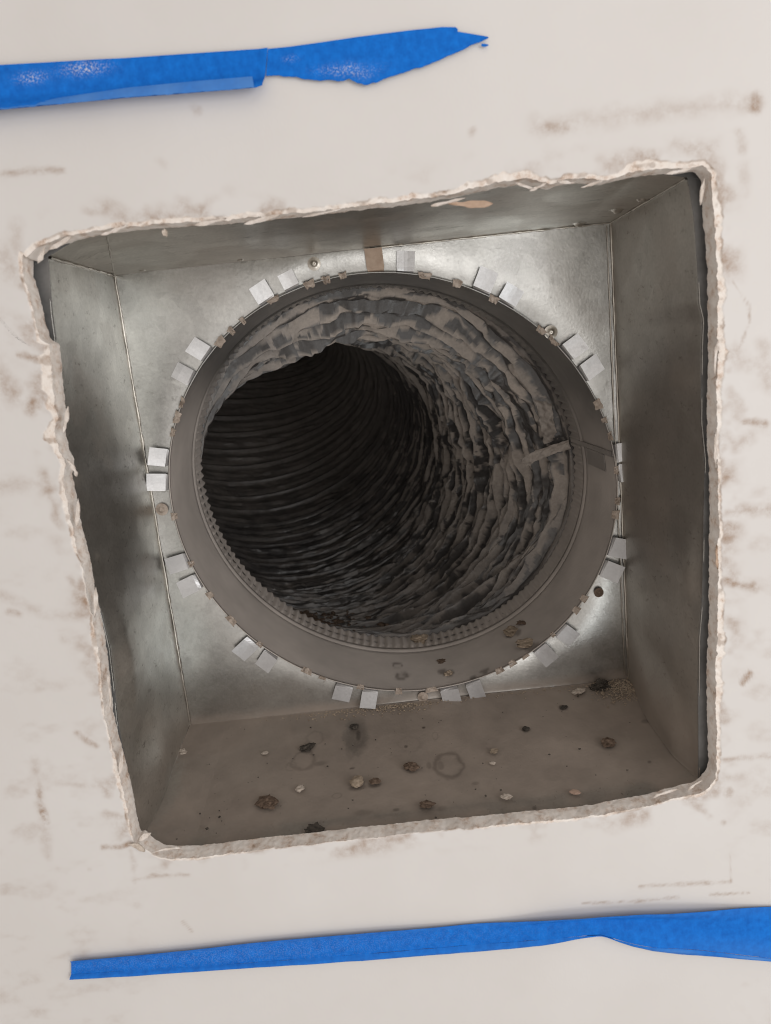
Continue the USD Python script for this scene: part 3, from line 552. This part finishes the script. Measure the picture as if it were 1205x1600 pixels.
def facet(wl, lean, wob, sd):                                        # creases running round the hose, leaning a little
    nf = max(1, round(2 * math.pi * .17 * lean / wl))                # whole number of turns so that the seam closes
    return tri(AXL / wl + nf * PHI / (2 * math.pi) + wob * (cyl(4.5, 8, .53, sd, 3) - .5) * 2)
def facet2(na, wl, wob, sd): return tri(na * PHI / (2 * math.pi) + AXL / wl + wob * (cyl(6, 12, .71, sd, 3) - .5) * 2)
perring = noise(np.stack([K * 3.17 + uu[None, :, 0] * 2.6, K * 1.3 + uu[None, :, 1] * 2.6, K * .77 + 0 * PH], -1).reshape(-1, 3), 5).reshape(len(sv), NF)
per2 = noise(np.stack([K * 2.17 + uu[None, :, 0] * 3, K * 2.3 + uu[None, :, 1] * 3, K * 1.77 + 0 * PH], -1).reshape(-1, 3), 15).reshape(len(sv), NF)
xs = np.clip(X + (cyl(2.2, 0, 2.3, 6, 2) - .5) * .7 * np.sin(np.pi * X), 0, 1)
pk = .30 + .4 * per2
pleat = np.where(xs < pk, xs / pk, (1 - xs) / (1 - pk))            # straight-sided fold, its crest wandering
cc = np.clip(comp, 0, 1)
soft = np.sin(np.pi * X) ** 2
wire = np.exp(-((np.minimum(X, 1 - X)) / .085) ** 2)
start = sstep(.012, .055, S) * (1 - adist(1.57, .9)) + sstep(.02, .085, S) * adist(1.57, .9)
from scipy.interpolate import LinearNDInterpolator
def origami(la, lx, sd):                                             # crumpled sheet: flat triangles between random points, creases between them
    r_ = np.random.default_rng(sd); xm = AXL.max(); nA, nX = int(1.08 / la), int(xm / lx) + 4
    A, B = np.meshgrid(np.arange(nA), np.arange(nX) - 2, indexing='ij')
    a = (A + .5 * (B % 2) + r_.uniform(-.42, .42, A.shape)) / nA * 2 * np.pi; b = (B + r_.uniform(-.42, .42, A.shape)) * lx; h = r_.uniform(0, 1, A.shape)
    pts = np.concatenate([np.stack([a.ravel() + k, b.ravel()], 1) for k in (-2 * np.pi, 0, 2 * np.pi)]); hh = np.tile(h.ravel(), 3)
    keep = (pts[:, 0] > -.8) & (pts[:, 0] < 2 * np.pi + .8); pts, hh = pts[keep], hh[keep]
    sc = np.array([.17 / la, 1 / lx]); it = LinearNDInterpolator(pts * sc, hh); q = np.stack([(PHI + .10 * w3).ravel(), (AXL + .012 * w3).ravel()], 1) * sc
    return np.nan_to_num(it(q), nan=.5).reshape(PHI.shape), r_.uniform(0, 1, len(it.tri.simplices))[it.tri.find_simplex(q)].reshape(PHI.shape)
o1, t1 = origami(.052, .0080, 11); o2, t2 = origami(.0135, .0044, 12); o3, t3 = origami(.090, .016, 13)
crum = (o1 - .5) * .0105 + (o2 - .5) * .0056 + (o3 - .5) * .004 + (facet(.0080, .06, .5, 25) - .5) * .0030 + (facet(.0125, -.12, .6, 26) - .5) * .0026
dr_ = cc * (pleat ** 1.0 * (.005 + .0145 * perring) + crum) + (1 - cc) * (soft * (.0008 + .0022 * perring) + wire * .0048 + crum * (.30 + .26 * perring) * (.3 + .7 * soft))
dr_ += w2 * .0022
lip = np.exp(-((S - .17) / .11) ** 2) * (adist(1.72, .66) * .030 + adist(.55, .6) * .012) + np.exp(-((S - .45) / .25) ** 2) * adist(.2, .7) * .012
dr_ = (dr_ + lip * (.85 + .5 * w1)) * start
e2p = ell(E2, np.linspace(0, 2 * np.pi, 721)); eth = np.unwrap(np.arctan2(e2p[:, 1], e2p[:, 0])); eth -= 2 * np.pi * round((eth[0]) / (2 * np.pi)); er = np.interp(ph, np.r_[eth - 2 * np.pi, eth, eth + 2 * np.pi], np.tile(np.hypot(e2p[:, 0], e2p[:, 1]), 3))[None, :]
Rb = (er + .0035 + .006 * adist(1.57, .8)) * sstep(.35, .0, S) + .1728 * (1 - sstep(.35, .0, S))
Rr_ = Rb + .004 * w1 - dr_
shift = (-.35 * (pleat * (.004 + .012 * perring)) + w2 * .004) * cc * start     # folds hang over towards the mouth
P = CS[:, None] + Rr_[..., None] * (np.cos(ph)[None, :, None] * AX[:, None] + np.sin(ph)[None, :, None] * BX[:, None]) + (shift[..., None] * TX[:, None])
dps = np.gradient(P, axis=0); dpf = np.roll(P, -1, 1) - np.roll(P, 1, 1)
Nf = np.cross(dps, dpf); Nf /= np.linalg.norm(Nf, axis=2, keepdims=True) + 1e-12
Nf *= np.sign(np.sum(Nf * (CS[:, None] - P), axis=2, keepdims=True) + 1e-9)
mouth = Nf @ (np.array([-.25, -.93, .12]))                            # faces turned to the mouth get more dust, their lit look painted in
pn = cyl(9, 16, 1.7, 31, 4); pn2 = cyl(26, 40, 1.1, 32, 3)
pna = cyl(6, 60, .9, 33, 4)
sc = mouth * .7 + pleat * .8 + (pna - .5) * 2.6 + (pn - .5) * .9 + (t1 - .5) * .55 + (t2 - .5) * .30  # crests kept tan, valleys dark: fold shade put into the dust colour
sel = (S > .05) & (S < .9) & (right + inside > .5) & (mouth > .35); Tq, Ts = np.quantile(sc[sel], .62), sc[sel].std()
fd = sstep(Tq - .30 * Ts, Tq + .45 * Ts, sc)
fd = fd * np.clip(sstep(1.35, .35, S) * sstep(.0, .06, S) * (.25 + .75 * right + .75 * inside), 0, 1) + .14 * adist(-1.6, .9) * sstep(.35, .6, pn) + .37 * sstep(.8, 1.4, S)  # tint left dark at the collar gap, deep end painted lighter against its shade
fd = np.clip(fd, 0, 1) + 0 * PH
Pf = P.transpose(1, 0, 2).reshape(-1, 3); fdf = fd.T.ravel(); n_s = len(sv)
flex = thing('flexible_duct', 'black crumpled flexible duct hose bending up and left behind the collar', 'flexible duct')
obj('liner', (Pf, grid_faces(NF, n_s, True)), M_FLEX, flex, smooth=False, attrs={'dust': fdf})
capc = CS[-1]; obj('added_end_cap', (np.vstack([P[-1], capc]), np.stack([np.arange(NF), (np.arange(NF) + 1) % NF, np.full(NF, NF)], 1)), M_FLEX, flex, attrs={'dust': np.zeros(NF + 1)})  # added unseen disc, stops light leaking in through the open hose
def ribbon(pts, w, y, name, m, sd=0, attrs=True):     # torn strips of lining tape; pts in photo pixels, y per point
    C = np.array([PY(a, b, yy_) for (a, b), yy_ in zip(pts, y)]); C = resample(C, 26); T = np.gradient(C, axis=0); T /= np.linalg.norm(T, axis=1)[:, None]
    Nn = np.cross(T, [0, 1, .0]); Nn /= np.linalg.norm(Nn, axis=1)[:, None]; v = np.linspace(-.5, .5, 8)
    G = C[:, None] + Nn[:, None] * (v[None, :, None] * w * .00056)
    G[..., 1] += (fbm(np.stack([np.repeat(np.arange(26.)[:, None] * .5, 8, 1), np.repeat(v[None] * 5, 26, 0), np.full((26, 8), sd * 3.3)], -1).reshape(-1, 3), 3, sd).reshape(26, 8) - .5) * .010
    G[..., 0] += (noise(np.stack([np.repeat(np.arange(26.)[:, None] * .9, 8, 1), np.repeat(v[None] * 3, 26, 0), np.full((26, 8), sd * 1.3)], -1).reshape(-1, 3), sd + 9).reshape(26, 8) - .5) * .003
    vv2, ff2 = thick(G, np.array([0, .0005, 0])); obj(name, (vv2, ff2), m, flex, smooth=True, attrs={'dust': np.full(len(vv2), .75)})
ribbon([(843,612),(852,640),(856,668),(862,690)], 24, (.262,.258,.256,.262), 'torn_strip', M_FLEX, 1)
ribbon([(817,724),(842,710),(868,701),(890,694)], 15, (.262,.256,.252,.250), 'torn_strip', M_FLEX, 2)

# ---------------------------------------------------------------- painter's tape
def tape(name, top, bot, lift, label, worn=None, pale=None, nu=260, nvv=22, end0=0, end1=0, y0=YF - .0011, extra=None):
    T_, B_ = resample(polyY(top, y0), nu), resample(polyY(bot, y0), nu)
    v = np.linspace(0, 1, nvv); u = np.linspace(0, 1, nu)
    G = T_[:, None] * (1 - v)[None, :, None] + B_[:, None] * v[None, :, None]
    U, V = np.meshgrid(u, v, indexing='ij')
    G[..., 1] -= lift(U, V) + np.abs(fbm(np.stack([G[..., 0] * 40, V, G[..., 2] * 40], -1).reshape(-1, 3), 3, 7).reshape(nu, nvv) - .5) * .0014
    wo = worn(U, V) if worn else 0 * U; pa = pale(U, V) if pale else 0 * U
    v_, f_ = thick(G, np.array([0, .00018, 0]))
    o = obj(name, (v_, f_), M_TAPE, smooth=True, attrs={'worn': np.r_[wo.ravel(), wo.ravel()], 'pale': np.r_[pa.ravel(), pa.ravel()]})
    return tag(o, label, 'tape', "strips of blue painter's tape stuck on the wall"), G
tpr = thing('painters_tape', "long straight blue tape strip at top left, its lower edge folded up", 'tape', group="strips of blue painter's tape stuck on the wall")
def strip(name, parent, top, bot, lift, worn, pale, nu=260, nvv=22, y0=YF - .0011, jr=0.):
    T_, B_ = resample(polyY(top, y0), nu), resample(polyY(bot, y0), nu)
    if jr: B_[:, 2] += (fbm(np.c_[B_[:, [0]] * 300, B_[:, [0]] * 0, B_[:, [0]] * 0 + 4], 4, 8) - .5) * jr
    v = np.linspace(0, 1, nvv); u = np.linspace(0, 1, nu); U, V = np.meshgrid(u, v, indexing='ij')
    G = T_[:, None] * (1 - v)[None, :, None] + B_[:, None] * v[None, :, None]
    G[..., 1] -= lift(U, V) + np.abs(fbm(np.stack([G[..., 0] * 40, V, G[..., 2] * 40], -1).reshape(-1, 3), 3, 7).reshape(nu, nvv) - .5) * .0012
    v_, f_ = thick(G, np.array([0, .00018, 0])); wo = worn(U, V); pa = pale(U, V)
    return obj(name, (v_, f_), M_TAPE, parent, smooth=True, attrs={'worn': np.r_[wo.ravel(), wo.ravel()], 'pale': np.r_[pa.ravel(), pa.ravel()]})
g2 = lambda U, V, u, v, a, b: np.exp(-((U - u) / a) ** 2 - ((V - v) / b) ** 2)
strip('strip', tpr, [(-140,109),(0,102),(200,91),(330,82),(419,76)], [(-140,196),(0,179),(200,160),(330,150),(404,144),(412,141),(418,118)][:5] + [(413,141)],
      lambda U, V: .0006 + .0062 * sstep(.55, 1.0, V) ** 1.6 + .0006 * sstep(.97, 1, U), lambda U, V: g2(U, V, .49, .18, .05, .12) * 1.0 + g2(U, V, .34, .3, .035, .10) * .7, lambda U, V: .06 * g2(U, V, .4, .3, .2, .3))
strip('folded_edge', tpr, [(-140,184),(0,170),(103,155),(206,140),(300,131),(396,123)], [(-140,197),(0,179.5),(200,160.5),(330,150.5),(401,145)],
      lambda U, V: .0034 + .0042 * V ** .8, lambda U, V: 0 * U, lambda U, V: .62 + .3 * np.sin(U * 40) * np.sin(U * 13 + 1) * .5, jr=.0008)
TORN_T = [(419,77),(450,74),(480,70),(520,64),(560,58),(600,53),(640,48),(690,43),(712,43),(716,47),(709,49),(722,51),(740,54),(763,58)]
TORN_B = [(416,119),(435,118),(450,120),(480,124),(500,126),(515,125),(530,128),(545,125),(560,132),(575,134),(600,125),(625,117),(650,108),(675,99),(700,88),(720,79),(735,72),(750,67),(763,60)]
tp2 = strip('painters_tape', None, TORN_T, TORN_B, lambda U, V: .0006 + .0007 * g2(U, V, .4, 1, .15, .2), lambda U, V: .55 * g2(U, V, .35, .75, .10, .12) + .25 * g2(U, V, .1, .4, .03, .1), lambda U, V: .15 * g2(U, V, .38, .75, .1, .2), jr=.0012)
tag(tp2, 'ragged torn end piece of blue tape tapering to a point at top centre', 'tape', "strips of blue painter's tape stuck on the wall")
strip('torn_scrap', tp2, [(752,69),(757,69),(763,70)], [(752,73),(757,74),(763,72)], lambda U, V: .0006 + 0 * U, lambda U, V: 0 * U, lambda U, V: 0 * U, nu=10, nvv=4)
tp3 = thing('painters_tape', "blue tape strip across the bottom right, loose and puckered near its right end", 'tape', group="strips of blue painter's tape stuck on the wall")
LT = [(112,1498),(200,1490),(300,1480),(400,1469),(500,1460),(600,1452),(700,1445),(800,1437),(870,1429),(940,1423),(1002,1419),(1100,1417),(1205,1416),(1330,1414)]
LB = [(110,1529),(200,1524),(300,1517),(400,1510),(500,1504),(600,1497),(700,1489),(800,1480),(845,1475),(880,1468),(910,1460),(931,1455),(945,1456),(961,1465),(981,1473),(1018,1482),(1060,1487),(1102,1490),(1205,1498),(1330,1508)]
LM = [(112,1521),(300,1509),(500,1495),(700,1478),(800,1468),(880,1459),(935,1451),(965,1457),(1000,1463),(1060,1472),(1120,1480),(1205,1490),(1330,1500)]
strip('strip', tp3, LT, LM, lambda U, V: .0007 + .0050 * sstep(.35, 0, V) * sstep(.5, .66, U) * sstep(.9, .75, U) + sstep(.45, .7, U) * .0035 * V + .004 * g2(U, V, .72, 1, .05, .5) + .0016 * sstep(.25, 0, V) * sstep(.55, .4, U),
      lambda U, V: .12 * g2(U, V, .2, .5, .3, .5), lambda U, V: .10 * sstep(.3, .0, V) + .22 * sstep(.7, .9, U) * sstep(.5, 1, V))  # paler right end is a sheen painted into the tape colour
strip('lifted_edge', tp3, LM, LB, lambda U, V: .0009 + sstep(.45, .7, U) * (.0036 - .0024 * V) + .004 * g2(U, V, .72, 0, .05, .6) + .0015 * np.sin(np.pi * V), lambda U, V: .0 + 0 * U,
      lambda U, V: .75 * sstep(.66, .85, U) * np.exp(-((V - .25) / .22) ** 2) * (.5 + .5 * np.sin(U * 60)) + .10)  # pale streaks along the ridge are highlights painted into the colour

# ---------------------------------------------------------------- dirt lying on the bottom of the box and in the collar
def rock(size, flat, seed, rough=.5, sub=3):
    flat *= .65; rough = rough * 1.25 + .15
    m = trimesh.creation.icosphere(sub, 1.0); v = np.array(m.vertices)
    n = fbm(v * 1.7 + seed * 3.1, 4, seed) - .5; n2 = fbm(v * 5 + seed, 3, seed + 50) - .5
    v = v * (1 + rough * 1.5 * n + rough * .7 * n2)[:, None] * np.array([1, .85, flat]) * size
    v[:, 2] = np.maximum(v[:, 2], -size * flat * .45)
    a = seed * 1.9; c_, s_ = math.cos(a), math.sin(a); v = v @ np.array([[c_, s_, 0], [-s_, c_, 0], [0, 0, 1]])
    return v, np.array(m.faces)
def crumb(name, px, py, rpx, flat, m, label, cat, seed, z=.0002, rough=.5, up=None):
    p = PF(px, py + rpx * flat * .5, z) if up is None else up; s = rpx * np.linalg.norm(p - CP) / FPX
    v, f = rock(s, flat, seed, rough); v[:, 2] -= v[:, 2].min() + s * flat * .12
    v = v + p
    return tag(obj(name, (v, f), m, smooth=40), label, cat)
crumb('pebble', 558,1219,12,.75,M_TAN,'largest rounded tan pebble on the box floor, left of centre','pebble',4,rough=.3)
crumb('dirt_crumb', 586,1219,8,.5,M_BROWN,'small brown crumb just right of the largest tan pebble','crumb',5)
crumb('dirt_clump', 417,1250,15,.5,M_BROWN,'brown crumbly clump nearest the front left of the box floor','clump',6,rough=.8)
crumb('dirt_clump', 481,1166,10,.5,M_DARK,'dark clump above a faint ring stain on the box floor left half','clump',7,rough=.9)
crumb('dirt_lump', 643,1195,10,.7,M_BROWN,'reddish brown lump beside the round water mark','lump',8,rough=.6)
crumb('dirt_lump', 950,1158,10,.7,M_BROWN,'lone brown lump on the right side of the box floor','lump',9,rough=.6)
crumb('dirt_lump', 938,1068,12,.8,M_DARK,'black jagged lump at the back right corner beside sandy crumbs','lump',10,rough=1.0)
crumb('plaster_crumb', 286,1174,8,.8,M_PALE,'pale plaster crumb by the left corner of the box floor','crumb',11,rough=.6)
crumb('plaster_chip', 905,1079,9,.3,M_PALE,'pale flat chip left of the black jagged lump','chip',12,rough=.8)
crumb('plaster_chip', 898,1237,7,.25,M_PINK,'pinkish flat chip near the front right of the box floor','chip',13,rough=.3)
crumb('plaster_chip', 469,1231,7,.4,M_PALE,'small pale oblong chip right of the front left clump','chip',14,rough=.6)
crumb('plaster_chip', 414,1176,5,.3,M_PALE,'tiny pale fleck on the back left of the box floor','chip',15)
crumb('plaster_chip', 792,1244,7,.35,M_PALE,'pale upright sliver near the front middle of the box floor','chip',16,rough=.9)
crumb('plaster_chip', 772,1173,6,.25,M_TAN,'thin tan splinter right of the round water mark','chip',17,rough=.9)
crumb('plaster_chip', 770,1192,4,.5,M_PALE,'tiny white grain right of the round water mark','chip',18)
crumb('dirt_crumb', 822,1138,6,.4,M_DARK,'small flat dark crumb right of centre at the back of the box floor','crumb',19)
crumb('dirt_crumb', 881,1104,6,.4,M_DARK,'small dark crumb below the pale flat chip','crumb',20)
crumb('dirt_clump', 492,1297,13,.22,M_DARK,'dark flattened clump against the front edge of the box floor','clump',21,rough=.9)
crumb('dirt_crumb', 554,1134,7,.5,M_DARK,'dark crumb at the top of the grey cleaned patch','crumb',22)
crumb('dirt_crumb', 667,1256,9,.35,M_BROWN,'flat brown crumb at the front middle of the box floor','crumb',23,rough=.8)
def on_collar(px, py):
    r_ = ray(px, py)
    for k in np.linspace(.45, .85, 800):
        p = CP + r_ * k
        if p[1] > D:
            s = min(1, (p[1] - D) / L); a = math.atan2(p[2] - c0[1], p[0] - c0[0]); e = ell(EL, np.array([a]))[0] * (1 - s) + ell(E2, np.array([a]))[0] * s
            if np.hypot(*(p[[0, 2]] - c0)) > np.hypot(*(e - c0)) - .001: return p
    return p
for nm, x, y, r, fl, m, lb, ct, sd in (('dirt_clump',655,999,13,.6,M_TAN,'brown clump on the inner lip of the collar at bottom centre','clump',31),('dirt_clump',800,986,14,.45,M_TAN,'upper of two flaky clumps on the lower right of the collar','clump',32),
    ('dirt_clump',826,1004,15,.45,M_TAN,'lower of two flaky clumps on the lower right of the collar','clump',33),('dirt_lump',702,1052,7,.8,M_TAN,'small round lump on the bottom of the collar','lump',34),('dirt_crumb',818,972,8,.4,M_BROWN,'small flake beside the upper flaky clump of the collar','crumb',35),('dirt_crumb',690,1032,8,.25,M_BROWN,'thin flat flake on the collar bottom above the round lump','crumb',36)):
    crumb(nm, x, y, r, fl, m, lb, ct, sd, up=on_collar(x, y) - np.array([0, 0, .0008]), rough=.9)
# loose grit: too fine to count
def grit(name, spots, m, label, cat, seed):
    r_ = np.random.default_rng(seed); parts = []
    base = trimesh.creation.icosphere(1, 1.0); bv, bf = np.array(base.vertices), np.array(base.faces)
    for p, s in spots(r_):
        v = bv * (1 + .5 * (r_.random((len(bv), 1)) - .5)) * s * np.array([1, 1, .6]) * (.6 + .8 * r_.random(3)); parts.append((v + p, bf))
    o = obj(name, cat_mesh(parts), m, smooth=50); tag(o, label, cat, kind='stuff')
def sandy(r_):
    for _ in range(1100):
        x, y = 975 + r_.normal() * 24, 1076 + r_.normal() * 9
        if y < 1057 + (983 - x) * .1: y = 1062 + abs(r_.normal()) * 6
        yield PF(x, y, .0004), .00025 + .0006 * r_.random() ** 2
    for _ in range(260):
        x = 300 + 640 * r_.random(); yb = 1131 - (x - 297) * .1023
        yield PF(x, yb + 2 + abs(r_.normal()) * 4, .0003), .0003 + .0003 * r_.random()
    for _ in range(240):
        x = r_.choice([540, 610, 640]) + r_.normal() * 26; yb = 1131 - (x - 297) * .1023
        yield PF(x, yb + 3 + abs(r_.normal()) * 6, .0003), .0004 + .0004 * r_.random()
grit('sandy_dust', sandy, M_TAN, 'tan sandy crumbs gathered along the back edge of the box floor', 'dust', 5)
def _sp(r_):
    x = 275 + 800 * r_.random(); a, b = 1140 - (x - 297) * .1, 1315 - max(0, x - 400) * .105
    return x, a + (b - a) * r_.random()
def specks(r_):
    for _ in range(150):
        yield PF(*_sp(r_), .0003), .0002 + .0007 * r_.random() ** 3
grit('dirt_specks', specks, M_DARK, 'scattered dark specks over the box floor', 'dirt', 6)
def litter(r_):
    for _ in range(260):
        s = .12 + .30 * r_.random(); c, m_ = flex_frame(s); a = -1.9 + r_.normal() * .16
        yield c + .168 * (math.cos(a) * m_[:, 0] + math.sin(a) * m_[:, 2]), .0012 + .0028 * r_.random()
grit('duct_litter', litter, M_BROWN, 'brown crumbly litter lying in the bottom of the black hose', 'dirt', 8)
